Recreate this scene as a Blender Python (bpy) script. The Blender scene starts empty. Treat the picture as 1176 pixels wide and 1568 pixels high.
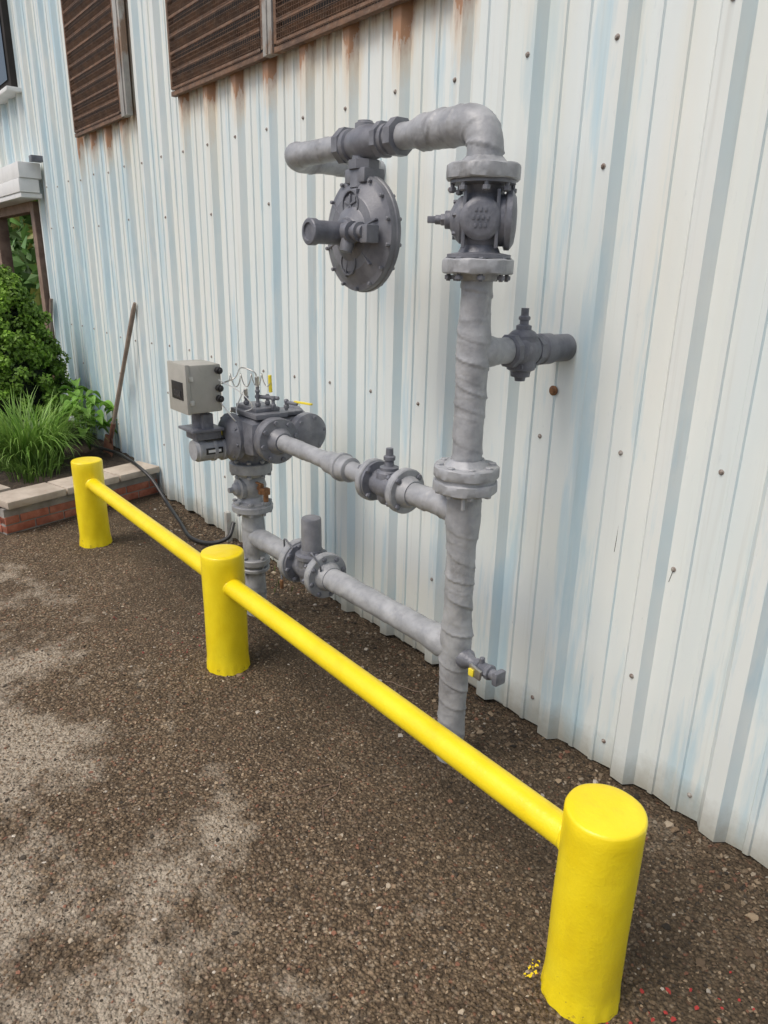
import bpy, bmesh, math, random
import numpy as np
from mathutils import Matrix, Vector, Quaternion
random.seed(7); rng=np.random.default_rng(11)
scene=bpy.context.scene
col=scene.collection
YW,YB,YP=1.955,1.216,1.536
PI=math.pi
YF=1.968; PITCH=.3282; X0=-4.0447

# ---------------------------------------------------------------- materials
def nt(name):
    m=bpy.data.materials.new(name); m.use_nodes=True
    n=m.node_tree.nodes; l=m.node_tree.links
    return m,n,l,n["Principled BSDF"]
def mapping(n,l,scale=(1,1,1),loc=(0,0,0)):
    tc=n.new("ShaderNodeTexCoord"); mp=n.new("ShaderNodeMapping")
    mp.inputs["Scale"].default_value=scale; mp.inputs["Location"].default_value=loc
    l.new(tc.outputs["Object"],mp.inputs["Vector"]); return mp.outputs["Vector"]
def noise(n,l,vec,scale,detail=4,rough=.6):
    x=n.new("ShaderNodeTexNoise"); x.inputs["Scale"].default_value=scale
    x.inputs["Detail"].default_value=detail; x.inputs["Roughness"].default_value=rough
    l.new(vec,x.inputs["Vector"]); return x.outputs["Fac"]
def ramp(n,l,fac,stops,interp='LINEAR'):
    r=n.new("ShaderNodeValToRGB"); r.color_ramp.interpolation=interp
    e=r.color_ramp.elements
    while len(e)<len(stops): e.new(.5)
    for i,(p,c) in enumerate(stops):
        e[i].position=p; e[i].color=(c,c,c,1) if not hasattr(c,'__len__') else (*c[:3],1)
    l.new(fac,r.inputs[0]); return r.outputs["Color"]
def mix(n,l,fac,a,b,mode='MIX'):
    x=n.new("ShaderNodeMix"); x.data_type='RGBA'; x.blend_type=mode
    if isinstance(fac,(int,float)): x.inputs[0].default_value=fac
    else: l.new(fac,x.inputs[0])
    for s,v in((6,a),(7,b)):
        if hasattr(v,'links'): l.new(v,x.inputs[s])
        else: x.inputs[s].default_value=(*v[:3],1)
    return x.outputs[2]
def math_(n,l,op,a,b=None,clamp=False):
    x=n.new("ShaderNodeMath"); x.operation=op; x.use_clamp=clamp
    for i,v in enumerate((a,b)):
        if v is None: continue
        if isinstance(v,(int,float)): x.inputs[i].default_value=v
        else: l.new(v,x.inputs[i])
    return x.outputs[0]
def maprange(n,l,v,a,b,c=0,d=1):
    x=n.new("ShaderNodeMapRange"); l.new(v,x.inputs[0])
    for i,k in enumerate((a,b,c,d)): x.inputs[i+1].default_value=k
    return x.outputs[0]
def bump(n,l,b,h,strength,dist,prev=None):
    x=n.new("ShaderNodeBump"); x.inputs["Strength"].default_value=strength; x.inputs["Distance"].default_value=dist
    l.new(h,x.inputs["Height"])
    if prev is not None: l.new(prev,x.inputs["Normal"])
    l.new(x.outputs[0],b.inputs["Normal"]); return x.outputs[0]
def simple(name,c1,c2,scale=8,rough=.5,metal=0.,bs=60,bstr=.2,bd=.002,rvar=.1,lo=.35,hi=.65,dirt=None):
    m,n,l,b=nt(name); v=mapping(n,l)
    f=noise(n,l,v,scale)
    c=mix(n,l,ramp(n,l,f,[(lo,0.),(hi,1.)]),c1,c2)
    if dirt:
        f2=noise(n,l,mapping(n,l,(1,1,.6),(3,5,2)),dirt[1],5,.7)
        c=mix(n,l,ramp(n,l,f2,[(dirt[2],0.),(dirt[2]+.12,dirt[3])]),c,dirt[0])
    l.new(c,b.inputs["Base Color"])
    l.new(maprange(n,l,f,0,1,rough-rvar,rough+rvar),b.inputs["Roughness"])
    b.inputs["Metallic"].default_value=metal
    if bstr: bump(n,l,b,noise(n,l,v,bs,3),bstr,bd)
    return m
M={}
M['tape']=simple('silver_tape_wrap',(.265,.275,.29),(.385,.395,.41),16,.48,.06,45,.5,.004,dirt=((.15,.15,.15),9,.57,.55))
M['flange']=simple('flange_paint',(.25,.26,.275),(.36,.37,.385),22,.46,.06,120,.5,.002,dirt=((.13,.13,.13),14,.59,.5))
M['valve']=simple('dark_gray_paint',(.112,.118,.138),(.185,.192,.217),20,.42,.05,130,.6,.002,dirt=((.30,.30,.31),16,.58,.5))
M['reg']=simple('regulator_gray',(.135,.14,.16),(.21,.216,.236),15,.42,.05,130,.5,.0015,dirt=((.31,.31,.31),12,.6,.4))
M['box']=simple('meter_box_beige',(.34,.34,.30),(.41,.40,.36),10,.5,0,90,.15,.001,dirt=((.22,.21,.17),9,.6,.4))
M['black']=simple('black_plastic',(.012,.012,.013),(.025,.025,.026),20,.4,0,90,.1,.001)
M['glass']=simple('dark_glass',(.02,.025,.03),(.03,.035,.04),3,.08,0,5,0,.001,rvar=.02)
M['steel']=simple('stainless',(.5,.5,.48),(.62,.61,.58),30,.3,.9,60,.1,.001)
M['rustsmall']=simple('rusty_brass',(.16,.07,.035),(.28,.15,.07),60,.6,.4,120,.5,.001)
M['yellowtag']=simple('yellow_plastic',(.75,.6,.03),(.85,.7,.06),20,.4,0,50,.1,.001)
M['white']=simple('white_paint_trim',(.70,.71,.70),(.78,.79,.78),6,.5,0,40,.15,.001,dirt=((.45,.42,.36),5,.62,.5))
M['woodbrown']=simple('brown_frame',(.16,.10,.07),(.27,.19,.14),9,.6,0,60,.4,.002)
M['dark']=simple('dark_interior',(.015,.013,.012),(.03,.026,.024),5,.8,0,30,.2,.002)
M['trim']=simple('weathered_trim',(.30,.29,.27),(.44,.44,.41),6,.6,0,60,.3,.002,dirt=((.22,.12,.06),7,.50,.8))
M['rubber']=simple('hose_rubber',(.015,.015,.016),(.03,.03,.032),12,.38,0,80,.2,.001)
M['concrete']=simple('concrete',(.22,.2,.18),(.33,.31,.28),9,.85,0,70,.7,.004)
M['stonecap']=simple('stone_cap',(.40,.335,.27),(.52,.45,.37),8,.85,0,60,.7,.004,dirt=((.2,.16,.12),6,.60,.6))
M['wood']=simple('shovel_wood',(.20,.15,.12),(.30,.24,.19),14,.75,0,90,.5,.001)
M['shovelmetal']=simple('rusty_steel',(.16,.07,.045),(.26,.13,.09),14,.7,.3,90,.6,.002)
M['soil']=simple('soil',(.035,.025,.018),(.085,.062,.042),25,.95,0,60,1,.02)
M['screw']=simple('rusted_screw',(.16,.11,.085),(.42,.40,.37),70,.6,.2,120,.4,.001)
M['roof']=simple('roof_metal',(.3,.32,.33),(.4,.42,.43),3,.5,.3,30,.1,.001)
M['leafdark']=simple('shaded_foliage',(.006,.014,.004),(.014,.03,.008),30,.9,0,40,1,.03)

# yellow paint
m,n,l,b=nt('yellow_safety_paint'); v=mapping(n,l)
f=noise(n,l,v,7); c=mix(n,l,ramp(n,l,f,[(.35,0.),(.7,1.)]),(.84,.64,.008),(.92,.74,.02))
f2=noise(n,l,mapping(n,l,(1,1,1),(4,4,4)),34,6,.75)
tc=n.new("ShaderNodeTexCoord"); sp=n.new("ShaderNodeSeparateXYZ"); l.new(tc.outputs["Object"],sp.inputs[0])
low=maprange(n,l,sp.outputs[2],.16,.0,.0,.10)
thr=math_(n,l,'ADD',f2,low)
c=mix(n,l,ramp(n,l,thr,[(.69,0.),(.74,.7)]),c,(.35,.24,.04))
c=mix(n,l,ramp(n,l,noise(n,l,mapping(n,l,(1,1,.3),(1,7,4)),9,5,.7),[(.54,0.),(.76,.35)]),c,(.64,.46,.02))
l.new(c,b.inputs["Base Color"]); b.inputs["Roughness"].default_value=.32
h1=noise(n,l,v,18,3); h2=noise(n,l,v,140,3)
p1=bump(n,l,b,h1,.28,.006); bump(n,l,b,h2,.4,.002,p1); M['yellow']=m

# siding
m,n,l,b=nt('weathered_siding')
tc=n.new("ShaderNodeTexCoord"); sp=n.new("ShaderNodeSeparateXYZ"); l.new(tc.outputs["Object"],sp.inputs[0])
X,Z=sp.outputs[0],sp.outputs[2]
f=noise(n,l,mapping(n,l,(1.2,1,.35)),2.2,4)
c=mix(n,l,ramp(n,l,f,[(.3,0.),(.7,1.)]),(.665,.735,.735),(.75,.78,.75))
fb=noise(n,l,mapping(n,l,(5.5,1,.55),(2,0,1)),1.7,6,.62)
leftm=maprange(n,l,X,-4.3,-5.8,0,.10)
fb=math_(n,l,'ADD',fb,leftm)
c=mix(n,l,ramp(n,l,fb,[(.54,0.),(.62,.5),(.72,.8)]),c,(.42,.60,.69))
fs=noise(n,l,mapping(n,l,(1,1,.3),(7,1,3)),38,6,.8)
c=mix(n,l,ramp(n,l,fs,[(.60,0.),(.72,.3)]),c,(.46,.54,.57))
fc=noise(n,l,mapping(n,l,(1,1,.22),(2,6,9)),30,5,.72)
c=mix(n,l,ramp(n,l,fc,[(.715,0.),(.735,.55)]),c,(.24,.30,.33))
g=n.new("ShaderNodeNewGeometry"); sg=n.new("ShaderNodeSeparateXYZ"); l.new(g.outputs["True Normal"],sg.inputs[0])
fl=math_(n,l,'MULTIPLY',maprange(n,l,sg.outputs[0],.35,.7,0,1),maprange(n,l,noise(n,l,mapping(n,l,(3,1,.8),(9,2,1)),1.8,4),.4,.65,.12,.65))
c=mix(n,l,fl,c,(.52,.68,.74))  # right-hand rib sides tinted bluish by surface normal, strength varied by noise
fw=noise(n,l,mapping(n,l,(3,1,.25),(1,4,6)),2.3,4)
hw=math_(n,l,'MULTIPLY',maprange(n,l,Z,1.0,2.6,0,.5),ramp(n,l,fw,[(.4,0.),(.7,1.)]))
c=mix(n,l,hw,c,(.70,.67,.55))
fg=noise(n,l,mapping(n,l,(14,1,.35),(5,2,8)),2.0,5,.6)
c=mix(n,l,ramp(n,l,fg,[(.58,0.),(.78,.35)]),c,(.42,.41,.36))
rz=maprange(n,l,Z,2.62,2.22,1,0)
rl=math_(n,l,'LESS_THAN',X,-2.0)
gap=math_(n,l,'MULTIPLY',math_(n,l,'GREATER_THAN',X,-5.1),math_(n,l,'LESS_THAN',X,-4.46))
lf=math_(n,l,'MULTIPLY',math_(n,l,'GREATER_THAN',X,-6.35),math_(n,l,'SUBTRACT',1,gap))
fr=noise(n,l,mapping(n,l,(8,1,1.1),(3,3,3)),2.2,6,.7)
ribc=math_(n,l,'COSINE',math_(n,l,'MULTIPLY',math_(n,l,'SUBTRACT',X,X0+.01),2*PI/PITCH))
ribm=maprange(n,l,ribc,.4,1.0,-.12,.12)
rr=math_(n,l,'ADD',math_(n,l,'ADD',math_(n,l,'MULTIPLY',rz,.62),math_(n,l,'MULTIPLY',fr,.85)),ribm)
rr=math_(n,l,'MULTIPLY',math_(n,l,'MULTIPLY',rr,rl),lf)
rr=math_(n,l,'MULTIPLY',rr,math_(n,l,'GREATER_THAN',rz,.001))
rf=ramp(n,l,rr,[(.66,0.),(.88,.36),(1.04,.66),(1.15,.9)])
rc=mix(n,l,ramp(n,l,rr,[(.85,0.),(1.1,1.)]),(.66,.45,.22),(.34,.15,.05))
c=mix(n,l,rf,c,rc)
fd=noise(n,l,mapping(n,l,(1,1,1)),7,6,.7)
dd=math_(n,l,'ADD',maprange(n,l,Z,.22,0,0,.6),math_(n,l,'MULTIPLY',fd,.55))
c=mix(n,l,ramp(n,l,dd,[(.45,0.),(.85,.75)]),c,(.27,.25,.19))
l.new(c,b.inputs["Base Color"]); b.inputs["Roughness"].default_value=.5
h=noise(n,l,mapping(n,l,(1,1,.25)),4,3); bump(n,l,b,h,.3,.025)
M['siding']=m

# louver
m,n,l,b=nt('rusted_louver'); v=mapping(n,l)
f=noise(n,l,v,9,6,.7); c=mix(n,l,ramp(n,l,f,[(.4,0.),(.62,1.)]),(.12,.075,.052),(.22,.125,.075))
c=mix(n,l,ramp(n,l,noise(n,l,mapping(n,l,(1,1,3)),20,5),[(.5,0.),(.7,.6)]),c,(.27,.21,.16))
l.new(c,b.inputs["Base Color"]); b.inputs["Roughness"].default_value=.75; M['louver']=m

# ground
m,n,l,b=nt('gravel_asphalt'); v=mapping(n,l)
vo=n.new("ShaderNodeTexVoronoi"); vo.inputs["Scale"].default_value=92; l.new(v,vo.inputs["Vector"])
vo2=n.new("ShaderNodeTexVoronoi"); vo2.inputs["Scale"].default_value=170; l.new(v,vo2.inputs["Vector"])
sc=n.new("ShaderNodeSeparateColor"); l.new(vo.outputs["Color"],sc.inputs[0])
sc2=n.new("ShaderNodeSeparateColor"); l.new(vo2.outputs["Color"],sc2.inputs[0])
c=ramp(n,l,sc.outputs[0],[(0.,(.055,.039,.025)),(.35,(.145,.098,.058)),(.62,(.23,.162,.098)),(.8,(.33,.245,.158)),(.93,(.48,.40,.30)),(.98,(.30,.12,.07))])
c2=ramp(n,l,sc2.outputs[1],[(0.,(.06,.043,.028)),(.5,(.175,.122,.074)),(.9,(.37,.285,.19))])
c=mix(n,l,.42,c,c2)
edge=ramp(n,l,vo.outputs["Distance"],[(.30,0.),(.75,.75)]); c=mix(n,l,edge,c,(.045,.032,.021))
sp=n.new("ShaderNodeSeparateXYZ"); tc=n.new("ShaderNodeTexCoord"); l.new(tc.outputs["Object"],sp.inputs[0])
fl=noise(n,l,v,2.3,6,.62)
c=mix(n,l,ramp(n,l,fl,[(.35,.45),(.60,0.)]),c,(.07,.05,.032))
fp=noise(n,l,mapping(n,l,(1,1,1),(5.3,2.1,0)),2.6,6,.66)
my=maprange(n,l,sp.outputs[1],1.15,.35,-.03,.175)
pp=math_(n,l,'ADD',fp,my)
fpm=ramp(n,l,pp,[(.60,0.),(.72,.8)])
fine=ramp(n,l,noise(n,l,v,60,4,.7),[(.34,.2),(.58,1.)])
fpm=mix(n,l,1.0,fpm,fine,'MULTIPLY')
c=mix(n,l,fpm,c,(.50,.43,.335))
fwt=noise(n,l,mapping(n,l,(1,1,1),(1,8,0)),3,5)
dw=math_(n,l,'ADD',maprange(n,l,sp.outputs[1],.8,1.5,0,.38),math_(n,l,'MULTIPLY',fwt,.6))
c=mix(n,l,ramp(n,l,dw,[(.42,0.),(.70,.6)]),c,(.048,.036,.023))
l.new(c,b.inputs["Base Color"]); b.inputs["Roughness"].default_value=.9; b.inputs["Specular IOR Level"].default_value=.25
hh=math_(n,l,'SUBTRACT',1.0,vo.outputs["Distance"]); p1=bump(n,l,b,hh,1.0,.009)
bump(n,l,b,math_(n,l,'SUBTRACT',1.0,vo2.outputs["Distance"]),.7,.004,p1)
M['ground']=m

def attrmat(name,rough=.8,trans=0.,spec=.5):
    m,n,l,b=nt(name); a=n.new("ShaderNodeAttribute"); a.attribute_name='Col'
    c=a.outputs["Color"]
    l.new(c,b.inputs["Base Color"]); b.inputs["Roughness"].default_value=rough
    b.inputs["Specular IOR Level"].default_value=spec
    if trans:
        t=n.new("ShaderNodeBsdfTranslucent"); l.new(c,t.inputs[0]); ms=n.new("ShaderNodeMixShader"); ms.inputs[0].default_value=trans
        l.new(b.outputs[0],ms.inputs[1]); l.new(t.outputs[0],ms.inputs[2]); l.new(ms.outputs[0],n["Material Output"].inputs[0])
    return m
M['pebble']=attrmat('pebbles',.8,0,.3); M['leaf']=attrmat('foliage',.5,.3)

# brick
m,n,l,b=nt('red_brick'); v=mapping(n,l)
f=noise(n,l,v,13,5,.65); c=mix(n,l,ramp(n,l,f,[(.35,0.),(.65,1.)]),(.32,.095,.055),(.48,.185,.115))
c=mix(n,l,ramp(n,l,noise(n,l,v,5,4),[(.5,0.),(.7,.5)]),c,(.16,.08,.06))
l.new(c,b.inputs["Base Color"]); b.inputs["Roughness"].default_value=.85; bump(n,l,b,noise(n,l,v,80,4),.7,.004); M['brick']=m

# ---------------------------------------------------------------- object helpers
def empty(name,loc):
    e=bpy.data.objects.new(name,None); e.location=loc; e.empty_display_size=.1; col.objects.link(e); return e
def link(name,me,mat,parent=None,sharp=35):
    ob=bpy.data.objects.new(name,me); col.objects.link(ob)
    if mat: me.materials.append(M[mat])
    if sharp is not None:
        me.polygons.foreach_set('use_smooth',[True]*len(me.polygons))
        if sharp<180: me.set_sharp_from_angle(angle=math.radians(sharp))
    if parent:
        ob.parent=parent; ob.matrix_parent_inverse=Matrix.Translation(-Vector(parent.location))
    me.update(); return ob
def mk(name,V,Fc,mat,parent=None,sharp=35):
    me=bpy.data.meshes.new(name); me.from_pydata([tuple(map(float,v)) for v in V],[],Fc); me.validate()
    return link(name,me,mat,parent,sharp)
def frame(axis):
    a=np.array(axis,float); a/=np.linalg.norm(a)
    r=np.array([0,0,1.]) if abs(a[2])<.9 else np.array([1.,0,0])
    u=np.cross(r,a); u/=np.linalg.norm(u); w=np.cross(a,u); return a,u,w
class Geo:
    def __init__(s): s.V=[]; s.F=[]
    def add(s,V,F):
        o=len(s.V); s.V+=[tuple(v) for v in V]; s.F+=[tuple(i+o for i in f) for f in F]
    def rev(s,org,axis,prof,seg=32,ph=0.):
        org=np.array(org,float); a,u,w=frame(axis); th=np.arange(seg)*2*PI/seg+ph
        V=[];F=[]
        for (t,r) in prof:
            for k in th: V.append(org+a*t+(u*math.cos(k)+w*math.sin(k))*r)
        for i in range(len(prof)-1):
            for k in range(seg):
                F.append((i*seg+k,i*seg+(k+1)%seg,(i+1)*seg+(k+1)%seg,(i+1)*seg+k))
        F.append(tuple(reversed(range(seg)))); L=(len(prof)-1)*seg; F.append(tuple(L+k for k in range(seg)))
        s.add(V,F); return s
    def cyl(s,p0,p1,r,seg=24,ch=.002,ph=0.):
        p0=np.array(p0,float);p1=np.array(p1,float);L=np.linalg.norm(p1-p0); ch=min(ch,r*.4,L*.3)
        return s.rev(p0,p1-p0,[(0,r-ch),(ch,r),(L-ch,r),(L,r-ch)],seg,ph)
    def box(s,c,size,rot=None,bev=.004):
        bm=bmesh.new(); bmesh.ops.create_cube(bm,size=1)
        bmesh.ops.scale(bm,vec=size,verts=bm.verts)
        if bev: bmesh.ops.bevel(bm,geom=bm.edges[:],offset=bev,segments=2,affect='EDGES',profile=.6)
        Mx=Matrix.Translation(c)@(rot.to_4x4() if rot is not None else Matrix.Identity(4))
        bm.verts.ensure_lookup_table(); bm.verts.index_update()
        s.add([Mx@v.co for v in bm.verts],[[v.index for v in f.verts] for f in bm.faces]); bm.free(); return s
    def bolts(s,org,axis,R,nb,t0,t1,r=.011,stud=.006,ph=.2,ext=.012):
        org=np.array(org,float); a,u,w=frame(axis)
        for i in range(nb):
            k=ph+i*2*PI/nb; c=org+(u*math.cos(k)+w*math.sin(k))*R
            s.cyl(c+a*(t0-ext),c+a*(t1+ext),stud,8,.001)
            s.cyl(c+a*(t0-.010),c+a*(t0+.002),r,6,.0015,ph=i)
            s.cyl(c+a*(t1-.002),c+a*(t1+.010),r,6,.0015,ph=i)
        return s
    def out(s,name,mat,parent=None,sharp=35): return mk(name,s.V,s.F,mat,parent,sharp)
def fillet(pts,R,ds=.006):
    pts=[np.array(p,float) for p in pts]; out=[pts[0]]
    for i in range(1,len(pts)-1):
        a=pts[i-1]-pts[i]; b=pts[i+1]-pts[i]; la,lb=np.linalg.norm(a),np.linalg.norm(b); a/=la;b/=lb
        ang=math.acos(np.clip(-a@b,-1,1)); r=R[i-1] if hasattr(R,'__len__') else R
        T=min(r*math.tan(ang/2),la*.49,lb*.49); k=4/3*math.tan(ang/4)/max(math.tan(ang/2),1e-6)
        P0=pts[i]+a*T;P3=pts[i]+b*T;P1=P0-a*T*k;P2=P3-b*T*k
        for t in np.linspace(0,1,16): out.append((1-t)**3*P0+3*(1-t)**2*t*P1+3*(1-t)*t*t*P2+t**3*P3)
    out.append(pts[-1]); out=np.array(out)
    d=np.r_[0,np.cumsum(np.linalg.norm(np.diff(out,axis=0),axis=1))]
    N=max(2,int(d[-1]/ds)); s=np.linspace(0,d[-1],N)
    return np.array([np.interp(s,d,out[:,j]) for j in range(3)]).T
def catmull(pts):
    P=[np.array(p,float) for p in pts]; P=[2*P[0]-P[1]]+P+[2*P[-1]-P[-2]]; o=[]
    for i in range(1,len(P)-2):
        for t in np.linspace(0,1,14,endpoint=False):
            o.append(.5*((2*P[i])+(-P[i-1]+P[i+1])*t+(2*P[i-1]-5*P[i]+4*P[i+1]-P[i+2])*t*t+(-P[i-1]+3*P[i]-3*P[i+1]+P[i+2])*t**3))
    o.append(P[-2]); return np.array(o)
def sweep(name,path,rf,mat,parent=None,seg=24,sharp=60):
    path=np.array(path); N=len(path); T=np.gradient(path,axis=0); T/=np.linalg.norm(T,axis=1)[:,None]
    s=np.r_[0,np.cumsum(np.linalg.norm(np.diff(path,axis=0),axis=1))]
    _,u,_=frame(T[0]); th=np.arange(seg)*2*PI/seg; V=np.zeros((N,seg,3))
    for i in range(N):
        u=u-T[i]*(u@T[i]); u/=np.linalg.norm(u); w=np.cross(T[i],u)
        r=rf(s[i],th) if callable(rf) else rf; r=np.broadcast_to(r,th.shape)
        V[i]=path[i]+(np.cos(th)*r)[:,None]*u+(np.sin(th)*r)[:,None]*w
    F=[(i*seg+k,i*seg+(k+1)%seg,(i+1)*seg+(k+1)%seg,(i+1)*seg+k) for i in range(N-1) for k in range(seg)]
    F.append(tuple(reversed(range(seg)))); F.append(tuple((N-1)*seg+k for k in range(seg)))
    return mk(name,V.reshape(-1,3),F,mat,parent,sharp)
def lumps(s,th,seed,amp=.0035,pitch=.1):
    """radius offset of hand-wound tape: overlap steps, a few wrinkles, uneven turns"""
    w=s+.020*math.sin(s*15+seed)+.011*math.sin(s*39+2*seed)+.007*np.sin(th+s*13+seed)
    f1=(w/pitch+th/(2*PI))%1.0
    f2=((s+.006*np.sin(th*2+s*61))/(pitch*.47)+.3*math.sin(s*23+seed)+th/(2*PI))%1.0
    a1=amp*(.45+.55*math.sin(s*31+seed*3)**2); a2=amp*.36*(.1+.9*math.sin(s*53+seed)**2)
    return a1*np.exp(-f1*5)+a2*np.exp(-f2*7)+.0006*np.sin(th*5+s*70+seed)*math.sin(s*37+seed)+.0014*np.sin(th*2-s*21+seed*2)*math.sin(s*11+seed)
def wrap(r0,pitch=.10,amp=.0035,seed=0.,swell=None):
    def f(s,th):
        r=r0+lumps(s,th,seed,amp,pitch)
        if swell:
            for (c,wd,a) in swell: r=r+a*math.exp(-((s-c)/wd)**4)
        return r
    return f

# ---------------------------------------------------------------- ground
def gz(x,y):
    x=np.asarray(x,float); y=np.asarray(y,float)
    z=.006*np.sin(x*2.1+y*1.3)+.005*np.sin(x*4.7-y*3.1)+.003*np.sin(x*9+y*7)-.006
    z=z+.048*np.exp(-(((x+1.516)/.20)**2+((y-1.56)/.22)**2))
    z=z+.030*np.exp(-(((x+2.93)/.20)**2+((y-1.56)/.22)**2))
    return z
xs=np.r_[np.linspace(-120,-9,14),np.linspace(-8,3,221),np.linspace(4,80,12)]
ys=np.r_[np.linspace(-80,-2,12),np.linspace(-1.9,4,119),np.linspace(5,90,14)]
V=[(x,y,float(gz(x,y)) if abs(x)<10 and abs(y)<5 else -.006) for y in ys for x in xs]
nx=len(xs); F=[(j*nx+i,j*nx+i+1,(j+1)*nx+i+1,(j+1)*nx+i) for j in range(len(ys)-1) for i in range(nx-1)]
mk('ground',V,F,'ground',None,180)

def scatter(name,P,S,C,mat,parent=None):
    N=len(P)
    oc=np.array([(1,0,0),(0,1,0),(-1,0,0),(0,-1,0),(.55,.55,.62),(-.55,.55,.62),(-.55,-.55,.62),(.55,-.55,.62),(0,0,-.5)],float)
    fc=[(0,1,4),(1,2,5),(2,3,6),(3,0,7),(0,4,7),(1,5,4),(2,6,5),(3,7,6),(4,5,6,7),(1,0,8),(2,1,8),(3,2,8),(0,3,8)]
    V=oc[None]*(1+rng.uniform(-.25,.25,(N,9,3)))
    V*=np.stack([S*rng.uniform(.7,1.25,N),S*rng.uniform(.55,1.1,N),S*rng.uniform(.35,.75,N)],-1)[:,None,:]
    a=rng.uniform(0,2*PI,N); t=rng.normal(0,.25,N)
    ca,sa=np.cos(a)[:,None],np.sin(a)[:,None]; ct,st=np.cos(t)[:,None],np.sin(t)[:,None]
    x,y,z=V[...,0],V[...,1],V[...,2]; y,z=y*ct-z*st,y*st+z*ct; x,y=x*ca-y*sa,x*sa+y*ca
    V=np.stack([x,y,z],-1)+P[:,None,:]
    F=[tuple(i*9+k for k in f) for i in range(N) for f in fc]
    me=bpy.data.meshes.new(name); me.from_pydata(V.reshape(-1,3).tolist(),[],F)
    at=me.color_attributes.new(name='Col',type='FLOAT_COLOR',domain='POINT')
    cc=np.concatenate([np.repeat(C,9,axis=0),np.ones((N*9,1))],1).astype(np.float32); at.data.foreach_set('color',cc.ravel())
    return link(name,me,mat,parent,None)
pal=np.array([(.14,.098,.062),(.23,.165,.105),(.33,.25,.165),(.06,.048,.036),(.42,.35,.26),(.50,.45,.38),(.26,.125,.08)])
N=44000
u_=rng.uniform(0,1,N); x=.7-5.9*u_**1.15; y=rng.uniform(-.2,1.94,N); s=rng.lognormal(math.log(.0037),.36,N)
wn=5200; xw=rng.uniform(-5.0,1.2,wn); yw_=1.935-np.abs(rng.normal(0,.15,wn)); sw=rng.lognormal(math.log(.0058),.40,wn)
x=np.r_[x,xw]; y=np.r_[y,yw_]; s=np.minimum(np.r_[s,sw],.015)
ci=rng.choice(7,len(x),p=[.26,.28,.18,.16,.07,.015,.035]); C=pal[ci]*rng.uniform(.7,1.2,(len(x),1))
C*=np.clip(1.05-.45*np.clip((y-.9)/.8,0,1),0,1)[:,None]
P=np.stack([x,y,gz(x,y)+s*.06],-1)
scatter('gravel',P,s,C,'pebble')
LS=[];SS=[];CC=[]
for i in range(70):
    xx=rng.uniform(-4.6,.3);yy=1.9-abs(rng.normal(0,.18)); LS.append((xx,yy));SS.append(rng.uniform(.008,.018));CC.append(pal[rng.choice([0,1,2,2,4,5])]*.8)
for i in range(30):
    LS.append((rng.normal(-.52,.10),rng.normal(1.34,.12)));SS.append(rng.uniform(.004,.009));CC.append((.34,.04,.035))
for i in range(22):
    LS.append((rng.normal(-3.0,.25),rng.normal(1.15,.12)));SS.append(rng.uniform(.004,.008));CC.append((.22,.05,.045))
for i in range(24):
    LS.append((rng.normal(-.806,.007),rng.normal(1.165,.022)));SS.append(rng.uniform(.0015,.0055));CC.append((.8,.6,.02))
LS=np.array(LS);SS=np.array(SS);CC=np.array(CC)
scatter('loose_stones',np.c_[LS,gz(LS[:,0],LS[:,1])+SS*.12],SS,CC,'pebble')

# ---------------------------------------------------------------- building
bld=empty('corrugated_metal_building',(-3,YW,0))
def prof(i0,i1):
    pts=[]
    for i in range(i0,i1):
        xc=X0+i*PITCH
        for dx,dy in((-.050,0),(-.026,-.033),(.023,-.033),(.046,0),(.097,0),(.101,-.007),(.117,-.007),(.121,0),(.185,0),(.189,-.007),(.205,-.007),(.209,0)):
            pts.append((xc+dx,YF+dy))
    return pts
def panel(name,pts,z0,z1):
    V=[];n_=len(pts)
    for j,z in enumerate((z0,z1)):
        V+=[(x,y,z+((.006*math.sin(x*5)+.004*math.sin(x*37)) if j==0 and z0<.1 else 0)) for x,y in pts]
    F=[(i,i+1,n_+i+1,n_+i) for i in range(n_-1)]
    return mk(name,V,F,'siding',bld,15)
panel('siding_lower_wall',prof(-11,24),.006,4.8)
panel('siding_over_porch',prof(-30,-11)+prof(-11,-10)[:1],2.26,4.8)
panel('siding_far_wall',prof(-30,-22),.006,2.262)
xr=X0+24*PITCH
G=Geo(); G.box((-2.0,YF+.10,.04),(12,.16,.16),bev=.0); G.out('foundation','concrete',bld)
G=Geo(); G.box((-3.5,YF+4.2,4.86),(22,8.8,.08)); G.out('roof','roof',bld)  # roof out of view, added to stop sky light coming through from behind
G=Geo(); G.box((xr-.05,YF+4.2,2.4),(.08,8.2,4.7)); G.out('side_wall','roof',bld)
G=Geo()
def screw(x,y,z):
    G.rev((x,y,z),(0,-1,0),[(0,.0085),(.0012,.0085),(.0025,.0055),(.006,.005),(.007,.0035)],10)
for i in range(-10,23):
    xc=X0+i*PITCH
    screw(xc-.001,YF-.033,2.315+.01*math.sin(i*3))
    for zz,off in((1.145,.158),(1.97,-.001),(.83,.065),(.10,.24),(.42,-.001)):
        if zz in(.83,.42) and i%3: continue
        if zz==1.97 and i%2: continue
        screw(xc+off,(YF-.033) if off<0 else YF,zz+.012*math.sin(i*7.3+zz*9))
for x,z in((-1.13,1.02),(-.8,1.05),(-.62,1.30),(-.47,.55)): screw(x+.0,YF,z)
G.out('siding_screws','screw',bld)
G=Geo()
for x,z,L,a in((-1.235,.86,.10,.04),(-1.135,.94,.16,-.03),(-1.03,.80,.05,.2),(-2.62,.52,.05,-.1)):
    G.box((x,YF-.0006,z),(.0014,.0010,L),Matrix.Rotation(a,3,'Y'),bev=0)
G.out('paint_scratches','dark',bld)
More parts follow.
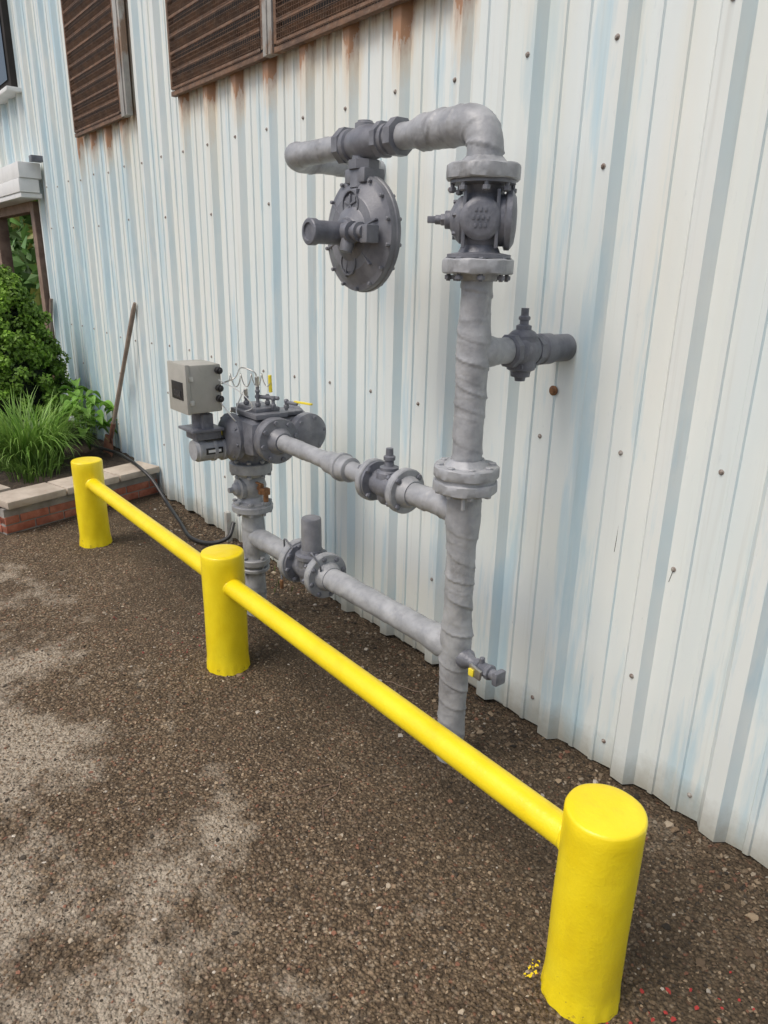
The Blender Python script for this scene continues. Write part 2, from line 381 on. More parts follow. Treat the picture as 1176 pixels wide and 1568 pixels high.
def louver(name,x0,x1,z0,z1):
    G=Geo(); yb,yf=YF-.034,YF-.064
    yc=(yb+yf)/2; d=yb-yf
    G.box(((x0+x1)/2,yc,z0+.012),(x1-x0,d,.024),bev=.002)
    G.box(((x0+x1)/2,yc,z1-.018),(x1-x0,d,.036),bev=.002)
    for xx in(x0+.014,x1-.014): G.box((xx,yc-.001,(z0+z1)/2),(.028,d,z1-z0-.07),bev=.002)
    z=z0+.06
    while z<z1-.06:
        G.box(((x0+x1)/2,yc+.004,z),(x1-x0-.06,.062,.004),Matrix.Rotation(math.radians(-48),3,'X'),bev=0)
        G.box(((x0+x1)/2,yc-.017,z-.026),(x1-x0-.06,.004,.016),bev=0)
        z+=.086
    G.out(name,'louver',bld,30)
    G=Geo(); G.box(((x0+x1)/2,YF-.037,(z0+z1)/2),(x1-x0-.06,.003,z1-z0-.06),bev=0); G.out(name+'_backing','dark',bld)
    G=Geo(); k=x0+.03
    while k<x1-.03: G.box((k,yf-.004,(z0+z1)/2),(.0014,.0014,z1-z0-.04),bev=0); k+=.019
    k=z0+.03
    while k<z1-.03: G.box(((x0+x1)/2,yf-.0056,k),(x1-x0-.05,.0014,.0014),bev=0); k+=.019
    G.out(name+'_wire_screen','louver',bld,30)
louver('louver',-4.42,-3.34,2.60,4.1)
louver('louver_b',-3.25,-2.05,2.60,4.1)
louver('louver_c',-6.28,-5.24,2.60,4.1)
G=Geo(); G.box((-3.295,YF-.053,3.345),(.084,.04,1.49),bev=.003); G.box((-5.17,YF-.053,3.345),(.11,.04,1.49),bev=.004)
G.box((-3.295,YF-.075,3.345),(.012,.008,1.48),bev=.002); G.box((-5.15,YF-.076,3.345),(.014,.008,1.48),bev=.002); G.out('louver_mullions','trim',bld)
G=Geo()
G.box((-9.10,1.85,2.47),(3.2,.19,.13),bev=.006); G.box((-9.10,1.835,2.345),(3.16,.17,.115),bev=.006); G.box((-9.10,1.85,2.265),(3.12,.18,.04),bev=.004)
G.out('porch_fascia','white',bld)
G=Geo(); G.box((-7.44,1.90,2.56),(.09,.10,.05)); G.out('gutter_end','valve',bld)
G=Geo()
for xx in(-7.93,-9.6): G.box((xx,YF+.02,1.12),(.13,.12,2.24),bev=.006)
G.box((-8.76,YF+.02,2.20),(1.54,.11,.09),bev=.004)
G.out('porch_frame','woodbrown',bld)
G=Geo(); G.box((-8.7,YF-.03,3.75),(1.5,.09,1.1),bev=.01); G.out('window_frame','dark',bld)
G=Geo(); G.box((-8.7,YF-.08,3.75),(1.36,.012,.96),bev=0); G.out('window_pane','glass',bld)
G=Geo(); G.box((-8.7,YF-.06,3.18),(1.62,.14,.035),bev=.006); G.out('window_sill','white',bld)
G=Geo(); G.box((-3.98,YF-.06,.10),(.035,.035,.2),bev=.003); G.out('service_post','trim',bld)
G=Geo(); G.rev((-1.545,YF-.004,1.30),(0,-1,0),[(0,.017),(.004,.017),(.006,.012),(.012,.009)],16); G.out('wall_anchor','rustsmall',bld)

# ---------------------------------------------------------------- bollards + rail
def bollard(x,seed):
    R=.0905
    V=[];seg=72
    zs=np.r_[np.linspace(-.03,.05,10),np.linspace(.065,.50,24),.531,.5365,.539]
    for z in zs:
        for k in range(seg):
            t=k*2*PI/seg
            r=R+.0006*math.sin(t*3+z*11+seed)+.0004*math.sin(t*7-z*23)
            if z<.055: r+=.006*(1-max(z,0)/.055)*(.5+.5*math.sin(t*5+seed)*math.sin(t*11+seed*2))+.002*(1-max(z,0)/.055)
            if z>.5365: r-=.007
            elif z>.535: r-=.0025
            V.append((x+r*math.cos(t),YB+r*math.sin(t),z))
    n_=len(zs)
    F=[(i*seg+k,i*seg+(k+1)%seg,(i+1)*seg+(k+1)%seg,(i+1)*seg+k) for i in range(n_-1) for k in range(seg)]
    prev=(n_-1)*seg
    for rr,dz in((.065,.0015),(.035,.0032),(.012,.0036)):
        st=len(V)
        for k in range(seg):
            t=k*2*PI/seg; V.append((x+rr*math.cos(t),YB+rr*math.sin(t),.539+dz+.0010*math.sin(t*3+seed+rr*60)))
        F+=[(prev+k,prev+(k+1)%seg,st+(k+1)%seg,st+k) for k in range(seg)]; prev=st
    F.append(tuple(prev+k for k in range(seg)))
    return mk('safety_bollard',V,F,'yellow',None,50)
for i,x in enumerate((-.6999,-2.6066,-4.4552)): bollard(x,i*2.3)
rail=empty('guard_rail',(-2.6,YB,.402))
for nm,a,b_ in(('rail_bar_near',-.78,-2.53),('rail_bar_far',-2.69,-4.375)):
    G=Geo(); G.rev((a,YB,.402),(-1,0,0),[(0,.039),(abs(b_-a),.039)],40)
    for e,d in((a,-1),(b_,1)):
        G.rev((e-d*.012,YB,.402),(d,0,0),[(0,.045),(.012,.045),(.019,.042),(.024,.0385)],40)
    G.out(nm,'yellow',rail)

# ---------------------------------------------------------------- gas piping
RX=-1.516
pip=empty('gas_piping',(RX,YP,0))
def flange(G,c,axis,R,t,hub=None,seg=40):
    prof=[(-t/2,R*.5),(-t/2,R-.004),(-t/2+.004,R),(t/2-.004,R),(t/2,R-.004),(t/2,R*.5)]
    G.rev(c,axis,prof,seg)
    if hub:
        hr,hl=hub; s=1 if hl>0 else -1; hl=abs(hl)
        G.rev(np.array(c)+frame(axis)[0]*s*(t/2-.001),np.array(axis)*s,[(0,hr*1.28),(hl*.35,hr*1.2),(hl,hr)],32)
def tapeflange(name,c,R,t,seed,parent):
    """vertical-axis flange painted over tape: slightly uneven rim"""
    z0=c[2]-t/2; seg=64; rows=[(-.018,.052),(-.006,.064),(0,.070),(0,R-.004),(.004,R),(t*.5,R+.0004),(t-.004,R),(t,R-.004),(t,.070),(t+.006,.064),(t+.018,.052)]
    V=[];F=[]
    for j,(z,r) in enumerate(rows):
        for k in range(seg):
            a=k*2*PI/seg; rr=r+(.0012*math.sin(a*5+seed)+.0010*math.sin(a*9+seed*2)+.0005*math.sin(a*17+j*2))
            V.append((c[0]+rr*math.cos(a),c[1]+rr*math.sin(a),z0+z+.0010*math.sin(a*7+seed+j)))
    for j in range(len(rows)-1):
        F+=[(j*seg+k,j*seg+(k+1)%seg,(j+1)*seg+(k+1)%seg,(j+1)*seg+k) for k in range(seg)]
    F.append(tuple(reversed(range(seg)))); F.append(tuple((len(rows)-1)*seg+k for k in range(seg)))
    mk(name,V,F,'tape',parent,40)
sweep('riser_lower',fillet([(RX,YP,-.03),(RX,YP,1.03)],0,.0045),wrap(.0475,.095,.0046,1.,[(.50,.085,.006),(.98,.085,.007)]),'tape',pip,64,180)
sweep('riser_upper',fillet([(RX,YP,1.09),(RX,YP,1.665)],0,.0045),wrap(.0455,.088,.0046,2.3,[(.36,.07,.004)]),'tape',pip,64,180)
tapeflange('riser_flange_lower',(RX,YP,1.045),.100,.036,1.,pip); tapeflange('riser_flange_upper',(RX,YP,1.092),.101,.036,4.,pip)
G=Geo(); G.bolts((RX,YP,1.068),(0,0,1),.083,8,-.040,.038,.0120,ext=.006); G.rev((RX,YP,1.062),(0,0,1),[(0,.093),(.012,.093)],36); G.cyl((RX+.055,YP-.060,.985),(RX+.055,YP-.060,1.03),.006,8); G.out('riser_flange_bolts','tape',pip)
def branch(name,x0,z0,x1,z1,r,pitch,seed,amp=.003,sw=None):
    sweep(name,fillet([(x0,YP,z0),(x1,YP,z1)],0,.0045),wrap(r,pitch,amp,seed,sw),'tape',pip,52,180)
branch('upper_branch_near',RX,.955,-1.79,.952,.040,.08,1.,.0035,[(0.02,.08,.008)])
branch('upper_branch_mid',-1.995,.95,-2.14,.953,.035,.12,2.,.0018)
branch('upper_branch_far',-2.27,.955,-2.64,.962,.035,.14,3.,.0020)
G=Geo(); G.rev((-2.12,YP,.953),(-1,0,0),[(0,.037),(.006,.048),(.05,.050),(.054,.056),(.07,.056),(.074,.050),(.13,.044),(.15,.044),(.165,.036)],32)
G.out('pipe_coupling','flange',pip)
G=Geo()
flange(G,(-1.805,YP,.952),(1,0,0),.080,.030,(.045,.035)); flange(G,(-1.985,YP,.95),(1,0,0),.078,.028,(.04,-.03)); G.out('upper_branch_flanges','flange',pip)
branch('lower_branch_near',RX,.468,-2.29,.455,.046,.17,4.,.0024,[(.02,.10,.007)])
branch('lower_branch_far',-2.53,.45,-2.93,.447,.046,.13,5.,.003)
G=Geo()
flange(G,(-2.305,YP,.455),(1,0,0),.098,.036,(.05,.035)); flange(G,(-2.515,YP,.452),(1,0,0),.098,.036,(.05,-.03)); G.out('lower_branch_flanges','flange',pip)
LX=-2.93
sweep('meter_leg',fillet([(LX,YP,-.03),(LX,YP,.60)],0,.0045),wrap(.050,.11,.0035,6.,[(.48,.08,.006)]),'tape',pip,52,180)
G=Geo(); flange(G,(LX,YP,.592),(0,0,1),.098,.032,(.052,-.03)); flange(G,(LX,YP,.792),(0,0,1),.100,.050,None)
flange(G,(LX,YP,.315),(0,0,1),.075,.032,(.05,-.03)); flange(G,(LX,YP,.275),(0,0,1),.072,.02,None); G.out('meter_leg_flanges','flange',pip)
def toprad(s,th):
    r=.0495 if s<.36 else (.0495-(s-.36)*.30 if s<.40 else .037)
    return r+lumps(s,th,5.,.0052 if s<.38 else .0022,.075)
sweep('top_run',fillet([(RX,YP,1.925),(RX,YP,2.058),(-1.90,YP,2.062)],.115,.0045),toprad,'tape',pip,60,180)
sweep('wall_return',fillet([(-2.19,YP,2.066),(-2.535,YP,2.066),(-2.535,YW+.05,2.06)],.09,.0045),wrap(.039,.10,.0035,8.,[(.33,.10,.007)]),'tape',pip,52,180)
sweep('wall_stub_near',fillet([(RX,YP,1.452),(RX,1.70,1.448)],0,.0045),wrap(.038,.08,.003,1.,[(.03,.06,.01)]),'tape',pip,44,180)
G=Geo(); G.rev((RX,1.80,1.446),(0,1,0),[(0,.044),(.03,.045),(.035,.049),(.080,.049),(.085,.044),(.20,.044)],32); G.out('wall_stub_far','reg',pip)
tapeflange('riser_valve_flange_lower',(RX,YP,1.690),.101,.040,2.,pip); tapeflange('riser_valve_flange_upper',(RX,YP,1.932),.101,.040,6.,pip)
# ---- plug valve in riser, clocked 45 degrees
pv=empty('plug_valve',(RX,YP,1.81)); G=Geo()
ax=np.array([-.72,-.694,0.]); pc=np.array([RX,YP,1.812]); fx=np.array([.694,-.72,0.])
G.rev((RX,YP,1.706),(0,0,1),[(0,.055),(.006,.090),(.016,.090),(.021,.060),(.040,.050),(.060,.062),(.090,.072),(.125,.072),(.154,.062),(.172,.050),(.192,.060),(.197,.090),(.207,.090),(.212,.055)],40)
G.rev(pc-ax*.098,ax,[(0,.030),(.004,.060),(.010,.070),(.016,.078),(.030,.078),(.034,.068),(.07,.068),(.13,.064),(.155,.062),(.164,.054),(.172,.045),(.180,.030),(.184,.022)],40)
G.rev(pc+fx*.02,fx,[(0,.060),(.046,.056),(.053,.049),(.056,.040)],32)
for k in(-.045,.045):
    G.box(tuple(pc+ax*k+fx*.056),(.010,.02,.15),Matrix.Rotation(math.atan2(fx[1],fx[0])+PI/2,3,'Z'),bev=.003)
G.out('body','valve',pv)
G=Geo(); G.cyl(pc+ax*.080,pc+ax*.10,.024,24); G.cyl(pc+ax*.098,pc+ax*.112,.017,6); G.cyl(pc+ax*.11,pc+ax*.128,.0125,16)
G.box(tuple(pc+ax*.137),(.024,.018,.018),Matrix.Rotation(math.atan2(ax[1],ax[0]),3,'Z'),bev=.002)
G.bolts(pc+ax*.064,ax,.048,6,-.004,.004,.006,.004,ext=.002); G.out('stem_and_cover_bolts','valve',pv)
G=Geo(); G.bolts((RX,YP,1.696),(0,0,1),.083,8,-.032,.008,.0115,ext=.014,ph=.1); G.bolts((RX,YP,1.926),(0,0,1),.083,8,-.034,.010,.0115,ext=.012,ph=.1); G.out('flange_bolts','valve',pv)
G=Geo(); R_=Matrix.Rotation(math.atan2(fx[1],fx[0])+PI/2,3,'Z')
for r_ in range(3):
    for k in range(4-(r_!=1)): G.box(tuple(pc+fx*.0765+(-ax)*(k-1.5+.5*(r_!=1))*.013+np.array([0,0,.022-.02*r_])),(.007,.003,.011),R_,bev=.001)
G.out('cast_marks','valve',pv)
# ---- stub valve
sv=empty('wall_stub_valve',(RX,1.752,1.447)); G=Geo()
G.rev((RX,1.682,1.447),(0,1,0),[(0,.044),(.006,.052),(.026,.052),(.030,.040)],8,ph=.39)
G.rev((RX,1.704,1.447),(0,1,0),[(0,.04),(.02,.052),(.05,.056),(.08,.050),(.10,.04)],28)
G.rev((RX,1.790,1.447),(0,1,0),[(0,.040),(.004,.052),(.024,.052),(.028,.044)],8,ph=.39)
G.rev((RX,1.752,1.352),(0,0,1),[(0,.016),(.012,.018),(.014,.030),(.030,.032),(.036,.044),(.10,.05),(.14,.047),(.152,.036),(.158,.024),(.17,.024),(.174,.014),(.185,.014),(.188,.018),(.196,.018),(.2,.012),(.222,.012)],20)
G.box((RX,1.752,1.40),(.07,.07,.014),bev=.003); G.out('body','valve',sv)
# ---- upper branch valve
uv=empty('branch_valve',(-1.895,YP,.951)); G=Geo()
G.rev((-1.82,YP,.951),(-1,0,0),[(0,.072),(.012,.072),(.016,.046),(.04,.05),(.075,.056),(.11,.05),(.134,.046),(.138,.072),(.15,.072)],36)
G.rev((-1.895,YP,.90),(0,0,1),[(-.015,.03),(0,.042),(.07,.05),(.10,.044),(.108,.034),(.118,.034),(.122,.018),(.140,.016),(.144,.021),(.156,.021),(.160,.014),(.185,.013)],24)
G.box((-1.895,YP,.995),(.075,.06,.02),bev=.003)
G.out('body','valve',uv)
G=Geo(); G.bolts((-1.812,YP,.951),(1,0,0),.066,4,-.02,.02,.011,ph=.78); G.bolts((-1.978,YP,.951),(1,0,0),.066,4,-.02,.02,.011,ph=.78); G.out('flange_bolts','valve',uv)
# ---- lower branch valve
lv=empty('lubricated_valve',(-2.41,YP,.453)); G=Geo()
G.rev((-2.322,YP,.453),(-1,0,0),[(0,.088),(.014,.088),(.018,.056),(.05,.06),(.088,.066),(.13,.06),(.158,.056),(.162,.088),(.176,.088)],36)
G.rev((-2.41,YP,.39),(0,0,1),[(-.012,.03),(0,.05),(.08,.064),(.11,.062),(.115,.070),(.130,.070),(.134,.05),(.15,.048)],28)
G.out('body','valve',lv)
G=Geo(); G.rev((-2.41,YP,.525),(0,0,1),[(0,.044),(.150,.0425),(.156,.040),(.158,.036)],32); G.out('stem_cover','reg',lv)
G=Geo(); G.bolts((-2.313,YP,.453),(1,0,0),.082,8,-.024,.022,.0115); G.bolts((-2.507,YP,.453),(1,0,0),.082,8,-.022,.024,.0115); G.out('flange_bolts','valve',lv)
sweep('lock_cable_a',catmull([(-2.33,YP-.05,.545),(-2.30,YP-.07,.57),(-2.27,YP-.05,.52),(-2.28,YP-.04,.48)]),.004,'valve',lv,8)
sweep('lock_cable_b',catmull([(-2.48,YP-.05,.53),(-2.53,YP-.06,.56),(-2.555,YP-.05,.50),(-2.55,YP-.07,.42),(-2.53,YP-.08,.36)]),.004,'valve',lv,8)
G=Geo(); G.cyl((-2.515,YP-.09,.34),(-2.515,YP-.09,.38),.008,12); G.out('lead_seal','rustsmall',lv)
# ---- meter leg valve
mv=empty('meter_inlet_valve',(LX,YP,.69)); G=Geo()
G.rev((LX,YP,.606),(0,0,1),[(0,.088),(.012,.088),(.018,.058),(.04,.05),(.065,.066),(.095,.07),(.125,.062),(.14,.056),(.15,.08),(.165,.088)],36)
G.rev((LX+.0,YP-.05,.69),(0,-1,0),[(0,.05),(.02,.05),(.024,.036),(.04,.03),(.05,.014),(.07,.012)],20)
G.out('body','flange',mv)
G=Geo(); G.bolts((LX,YP,.597),(0,0,1),.082,8,-.024,.022,.0115); G.bolts((LX,YP,.79),(0,0,1),.084,8,-.032,.032,.0115); G.bolts((LX,YP,.30),(0,0,1),.06,4,-.04,.034,.0115); G.out('flange_bolts','flange',mv)
dc=empty('drain_cock',(-2.8,YP,.69)); G=Geo(); G.cyl((LX+.06,YP,.70),(LX+.14,YP,.70),.011,14); G.cyl((LX+.09,YP,.675),(LX+.09,YP,.725),.014,8); G.box((LX+.135,YP,.70),(.03,.032,.032),bev=.004); G.cyl((LX+.135,YP,.70),(LX+.135,YP,.65),.012,12)
G.box((LX+.11,YP-.02,.735),(.05,.012,.008),bev=.002); G.out('cock_body','rustsmall',dc)
# ---- drain valve on riser foot
dv=empty('drain_valve',(-1.40,YP,.45)); G=Geo()
G.rev((RX+.03,YP,.452),(1,0,0),[(0,.038),(.03,.034),(.045,.022),(.06,.019),(.075,.019)],20)
G.rev((RX+.10,YP,.452),(1,0,0),[(0,.022),(.003,.026),(.018,.026),(.021,.021),(.05,.023),(.053,.026),(.066,.026),(.07,.018)],8)
G.cyl((RX+.165,YP,.452),(RX+.205,YP,.450),.018,14); G.cyl((RX+.125,YP,.465),(RX+.125,YP,.490),.009,12)
G.box((RX+.20,YP-.0,.452),(.02,.045,.045),bev=.004); G.out('valve_body','valve',dv)
G=Geo(); G.box((RX+.125,YP-.030,.447),(.052,.012,.036),Matrix.Rotation(.15,3,'Y'),bev=.004); G.out('handle','steel',dv)
G=Geo(); G.box((RX+.115,YP-.039,.444),(.022,.006,.026),bev=.003); G.out('yellow_tag','yellowtag',dv)

# ---------------------------------------------------------------- regulator
rg=empty('gas_pressure_regulator',(-2.06,YP,1.8)); G=Geo(); GX=-2.06
G.rev((-1.868,YP,2.062),(-1,0,0),[(0,.040),(.003,.056),(.034,.056),(.037,.044)],8,ph=.39)
G.rev((-1.900,YP,2.062),(-1,0,0),[(0,.038),(.028,.038),(.03,.045),(.05,.045)],24)
G.rev((-1.945,YP,2.063),(-1,0,0),[(0,.040),(.004,.054),(.028,.054),(.032,.046)],8,ph=.39)
G.rev((-1.972,YP,2.063),(-1,0,0),[(0,.044),(.03,.050),(.075,.056),(.12,.050),(.145,.044),(.15,.052),(.172,.052),(.176,.042)],32)
G.rev((-2.140,YP,2.065),(-1,0,0),[(0,.044),(.004,.058),(.036,.058),(.040,.046)],8,ph=.39)
G.rev((GX,YP,2.09),(0,0,1),[(0,.035),(.030,.033),(.034,.025),(.038,.024)],16)
G.rev((GX,YP,2.04),(0,0,-1),[(0,.04),(.025,.042),(.028,.054),(.055,.054),(.058,.045),(.11,.05)],8,ph=.39)
G.box((GX,YP,1.965),(.11,.085,.045),bev=.008)
G.out('body','reg',rg)
zc=1.787; G=Geo()
G.rev((GX,YP+.055,zc),(0,-1,0),[(0,.05),(.004,.075),(.02,.115),(.032,.150),(.040,.162),(.044,.183),(.047,.185),(.059,.185),(.062,.182),(.065,.182),(.077,.182),(.081,.180),(.084,.165),(.087,.158),(.095,.148),(.105,.122),(.109,.117),(.111,.085),(.115,.080),(.121,.058),(.127,.05),(.140,.048)],64)
G.out('diaphragm_case','reg',rg,28)
G=Geo(); G.bolts((GX,YP-.006,zc),(0,1,0),.174,14,-.024,.017,.0065,.0035,ext=.002)
for a in range(6):
    k=a*PI/3+.3; G.box((GX+.105*math.cos(k),YP-.050,zc+.105*math.sin(k)),(.07,.014,.006),Matrix.Rotation(-k,3,'Y'),bev=.002)
G.out('case_bolts_and_ribs','reg',rg)
G=Geo()
for (cx,cz,R_,w_) in((-.01,-.088,.040,.005),(.0,.09,.042,.004)):
    for q in range(28):
        k=q*2*PI/28; G.box((GX+cx+R_*math.cos(k),YP-.0535,zc+cz+R_*math.sin(k)),(R_*.24,.012,w_),Matrix.Rotation(-k-PI/2,3,'Y'),bev=0)
for q in range(5):
    k=PI/2+q*2*PI/5; G.box((GX+.016*math.cos(k),YP-.0545,zc+.09+.016*math.sin(k)),(.032,.012,.007),Matrix.Rotation(-k,3,'Y'),bev=.002)
G.out('cast_relief','reg',rg)
G=Geo(); G.rev((GX,YP-.065,zc),(0,-1,0),[(0,.046),(.02,.044),(.024,.036),(.128,.036),(.131,.041),(.153,.041),(.156,.038),(.157,.028),(.151,.026)],32)
G.out('spring_barrel','valve',rg)
G=Geo(); G.rev((GX+.02,YP-.095,zc+.002),(1,0,0),[(0,.03),(.035,.03),(.037,.034),(.050,.034),(.053,.022),(.072,.021),(.074,.030),(.090,.030),(.092,.02),(.11,.02)],24)
G.rev((GX+.047,YP-.095,zc-.01),(0,-.3,-1),[(0,.022),(.03,.024),(.05,.02)],16)
G.box((GX+.135,YP-.080,zc-.004),(.04,.05,.055),bev=.006); G.out('vent_fitting','reg',rg)

# ---------------------------------------------------------------- meter
me_=empty('rotary_gas_meter',(LX,YP,.95)); G=Geo()
mx=-2.83
G.box((mx,1.575,.965),(.25,.30,.165),bev=.05)
G.rev((mx-.05,1.44,.955),(0,-1,0),[(0,.10),(.004,.106),(.03,.106),(.034,.098),(.05,.085),(.055,.07)],40)
G.rev((mx-.0,1.70,.965),(0,1,0),[(0,.105),(.004,.112),(.03,.112),(.04,.104),(.06,.085),(.065,.06)],40)
G.rev((LX,YP,.815),(0,0,1),[(0,.075),(.03,.085),(.08,.09),(.12,.085)],32)
G.out('meter_body','valve',me_)
G=Geo(); G.rev((-2.72,YP,.962),(1,0,0),[(0,.096),(.03,.098),(.034,.101),(.058,.101),(.062,.097),(.064,.06),(.085,.05),(.10,.042)],40)
G.rev((-2.712,1.70,.975),(1,0,0),[(0,.09),(.04,.09),(.044,.082),(.055,.06)],32)
G.out('outlet_flange','reg',me_)
G=Geo(); G.bolts((-2.672,YP,.962),(1,0,0),.083,8,-.01,.014,.011,ext=.006); G.bolts((-2.672,1.70,.975),(1,0,0),.073,6,-.02,.004,.009,ext=.004)
G.bolts((mx-.05,1.42,.955),(0,1,0),.092,8,-.014,.0,.008,ext=.002); G.out('meter_bolts','valve',me_)
G=Geo(); G.box((mx-.01,1.54,1.062),(.24,.16,.022),bev=.004); G.box((mx-.03,1.545,1.082),(.19,.12,.018),bev=.004); G.box((mx+.03,1.65,1.06),(.12,.12,.018),bev=.004); G.out('top_plates','reg',me_)
G=Geo(); G.rev((mx-.09,1.40,.905),(0,-1,0),[(0,.058),(.02,.060),(.024,.050),(.05,.050),(.054,.057),(.066,.057),(.07,.052),(.135,.052),(.14,.047),(.15,.045)],32); G.out('index_housing','flange',me_)
G=Geo(); G.box((mx-.09+.05,1.33,.905),(.006,.08,.028),bev=.001); G.box((mx-.09+.02,1.345,.952),(.05,.10,.006),bev=.001); G.out('index_window','black',me_)
G=Geo(); G.box((mx-.09+.0535,1.33,.905),(.002,.06,.012),bev=0); G.box((mx-.085,1.352,.9565),(.03,.05,.003),bev=0); G.out('index_digits','white',me_)
G=Geo(); G.box((mx-.10,1.375,.972),(.06,.05,.02),bev=.002); G.out('yellow_label','yellowtag',me_)
G=Geo()
for (fx_,fy,h_) in((mx+.02,1.52,.10),(mx-.05,1.50,.05),(mx+.085,1.56,.06),(mx+.0,1.58,.055),(mx+.13,1.60,.05)):
    G.cyl((fx_,fy,1.085),(fx_,fy,1.085+h_),.008,10); G.cyl((fx_,fy,1.095),(fx_,fy,1.110),.014,6); G.cyl((fx_,fy,1.085+h_*.7),(fx_,fy,1.085+h_*.7+.012),.012,6)
G.cyl((mx+.0,1.52,1.135),(mx+.10,1.58,1.135),.009,10); G.cyl((mx+.13,1.60,1.12),(mx+.19,1.62,1.12),.008,10); G.out('pressure_fittings','valve',me_)
G=Geo(); G.cyl((mx+.02,1.52,1.185),(mx+.02,1.52,1.225),.010,12); G.cyl((mx-.05,1.50,1.13),(mx-.05,1.50,1.165),.009,12); G.out('steel_fittings','steel',me_)
G=Geo(); G.cyl((mx+.075,1.555,1.16),(mx+.07,1.555,1.235),.008,12); G.box((mx+.22,1.63,1.128),(.10,.014,.008),Matrix.Rotation(.25,3,'Z'),bev=.002); G.out('yellow_handles','yellowtag',me_)
def wire(nm,pts,r=.0025,mat='steel'): sweep(nm,catmull(pts),r,mat,me_,8)
BX,BY,BZ=-2.93,1.29,1.185
wire('sense_tube_a',[(BX+.08,BY+.08,1.20),(BX+.13,BY+.12,1.23),(mx-.03,1.47,1.26),(mx+.01,1.51,1.245),(mx+.02,1.52,1.22)],.003)
cs=[(BX+.10+.012*math.cos(t*1.9)+t*.006,BY+.10+.012*t,1.215+.028*math.sin(t*1.9)) for t in np.linspace(0,13,60)]
sweep('coiled_tube',np.array(cs),.0022,'steel',me_,8)
wire('sense_tube_b',[(BX+.09,BY+.06,1.13),(BX+.12,BY+.10,1.06),(BX+.10,BY+.14,1.03),(mx-.05,1.45,1.08),(mx-.05,1.49,1.16)],.003,'white')
wire('sense_tube_c',[(BX+.09,BY+.06,1.22),(BX+.15,BY+.13,1.17),(BX+.16,BY+.18,1.10),(mx-.08,1.46,1.05)],.0025,'white')
# ---- corrector box
bx=empty('volume_corrector_box',(BX,BY,BZ)); G=Geo()
G.box((BX,BY,BZ),(.185,.15,.205),bev=.012); G.box((BX,BY-.078,BZ),(.19,.02,.21),bev=.006); G.out('enclosure','box',bx)
G=Geo(); G.box((BX+.005,BY-.0885,BZ-.01),(.115,.004,.075),bev=.001); G.out('display_window','black',bx)
G=Geo(); G.box((BX+.005,BY-.0912,BZ-.022),(.07,.002,.028),bev=0); G.out('display','glass',bx)
G=Geo(); G.box((BX+.095,BY-.066,BZ+.045),(.008,.02,.02),bev=.002); G.box((BX+.095,BY-.066,BZ-.055),(.008,.02,.02),bev=.002); G.out('latches','steel',bx)
G=Geo()
for dz in(.075,.0,-.045): G.cyl((BX+.09,BY+.058,BZ+dz),(BX+.115,BY+.058,BZ+dz),.015,14); G.cyl((BX+.112,BY+.058,BZ+dz),(BX+.125,BY+.058,BZ+dz),.009,10)
G.out('cable_glands','black',bx)
G=Geo(); G.cyl((BX,BY,1.09),(BX,BY,.995),.03,20); G.box((BX+.03,BY+.02,1.035),(.05,.05,.07),bev=.005); G.box((BX,BY+.01,1.0),(.15,.15,.012),bev=.003); G.box((BX,BY+.02,.975),(.11,.12,.04),bev=.006); G.box((BX-.01,BY+.0,1.075),(.10,.05,.02),bev=.003); G.out('mounting_bracket','valve',bx)

# ---------------------------------------------------------------- planter
pl=empty('brick_planter',(-5.5,1.2,0))
C0=np.array([-4.93,.80]); CW=np.array([-5.27,1.95]); CL=np.array([-8.2,-.25])
def course(a,b,name,hgt=.165,depth=.10):
    G=Geo(); d=b-a; L=np.linalg.norm(d); d/=L; ang=math.atan2(d[1],d[0]); nrm=np.array([-d[1],d[0]])
    if nrm@(np.array([-6.2,1.3])-a)<0: nrm=-nrm
    bl,bh,j=.205,.060,.010; row=0; z=0.0
    while z+bh<=hgt+.01:
        s=-(row%2)*bl/2
        while s<L:
            s0=max(s,0);s1=min(s+bl-j,L)
            if s1-s0>.02:
                c=a+d*(s0+s1)/2+nrm*(depth/2+rng.uniform(-.002,.002))
                G.box((c[0],c[1],z+bh/2-.008),(s1-s0,depth,bh-j),Matrix.Rotation(ang,3,'Z'),bev=.004)
            s+=bl
        z+=bh; row+=1
    G.out(name,'brick',pl)
    G=Geo(); c=(a+b)/2+nrm*depth*.5; G.box((c[0],c[1],hgt/2-.03),(L,depth-.012,hgt+.05),Matrix.Rotation(ang,3,'Z'),bev=0); G.out(name+'_mortar','concrete',pl)
    return d,nrm,L,ang
for a,b,nm in((C0,CW,'side_bricks'),(C0+np.array([-.05,-.02]),CL,'front_bricks')):
    d,nr,L,ang=course(a,b,nm)
    G=Geo(); s=0.0 if nm[0]=='s' else .20
    while s<L-.05:
        w=min(.42,L-s); c=a+d*(s+w/2)+nr*(.115-.035)
        G.box((c[0],c[1],.195),(w-.012,.26,.05),Matrix.Rotation(ang+rng.uniform(-.008,.008),3,'Z'),bev=.01); s+=.42
    G.out(nm[:-7]+'_cap_stones','stonecap',pl,50)
V=[(C0[0]-.18,C0[1]+.12,.165),(CW[0]-.12,1.96,.165),(-8.2,1.96,.165),(-8.2,-.1,.165)]
gx,gy=40,24; VV=[]
for j in range(gy+1):
    for i in range(gx+1):
        u,w=i/gx,j/gy; p=(1-u)*((1-w)*np.array(V[0])+w*np.array(V[1]))+u*((1-w)*np.array(V[3])+w*np.array(V[2]))
        VV.append((p[0],p[1],p[2]+.015*math.sin(p[0]*9)*math.sin(p[1]*11)+rng.uniform(-.008,.008)))
mk('soil',VV,[(j*(gx+1)+i,j*(gx+1)+i+1,(j+1)*(gx+1)+i+1,(j+1)*(gx+1)+i) for j in range(gy) for i in range(gx)],'soil',pl,180)

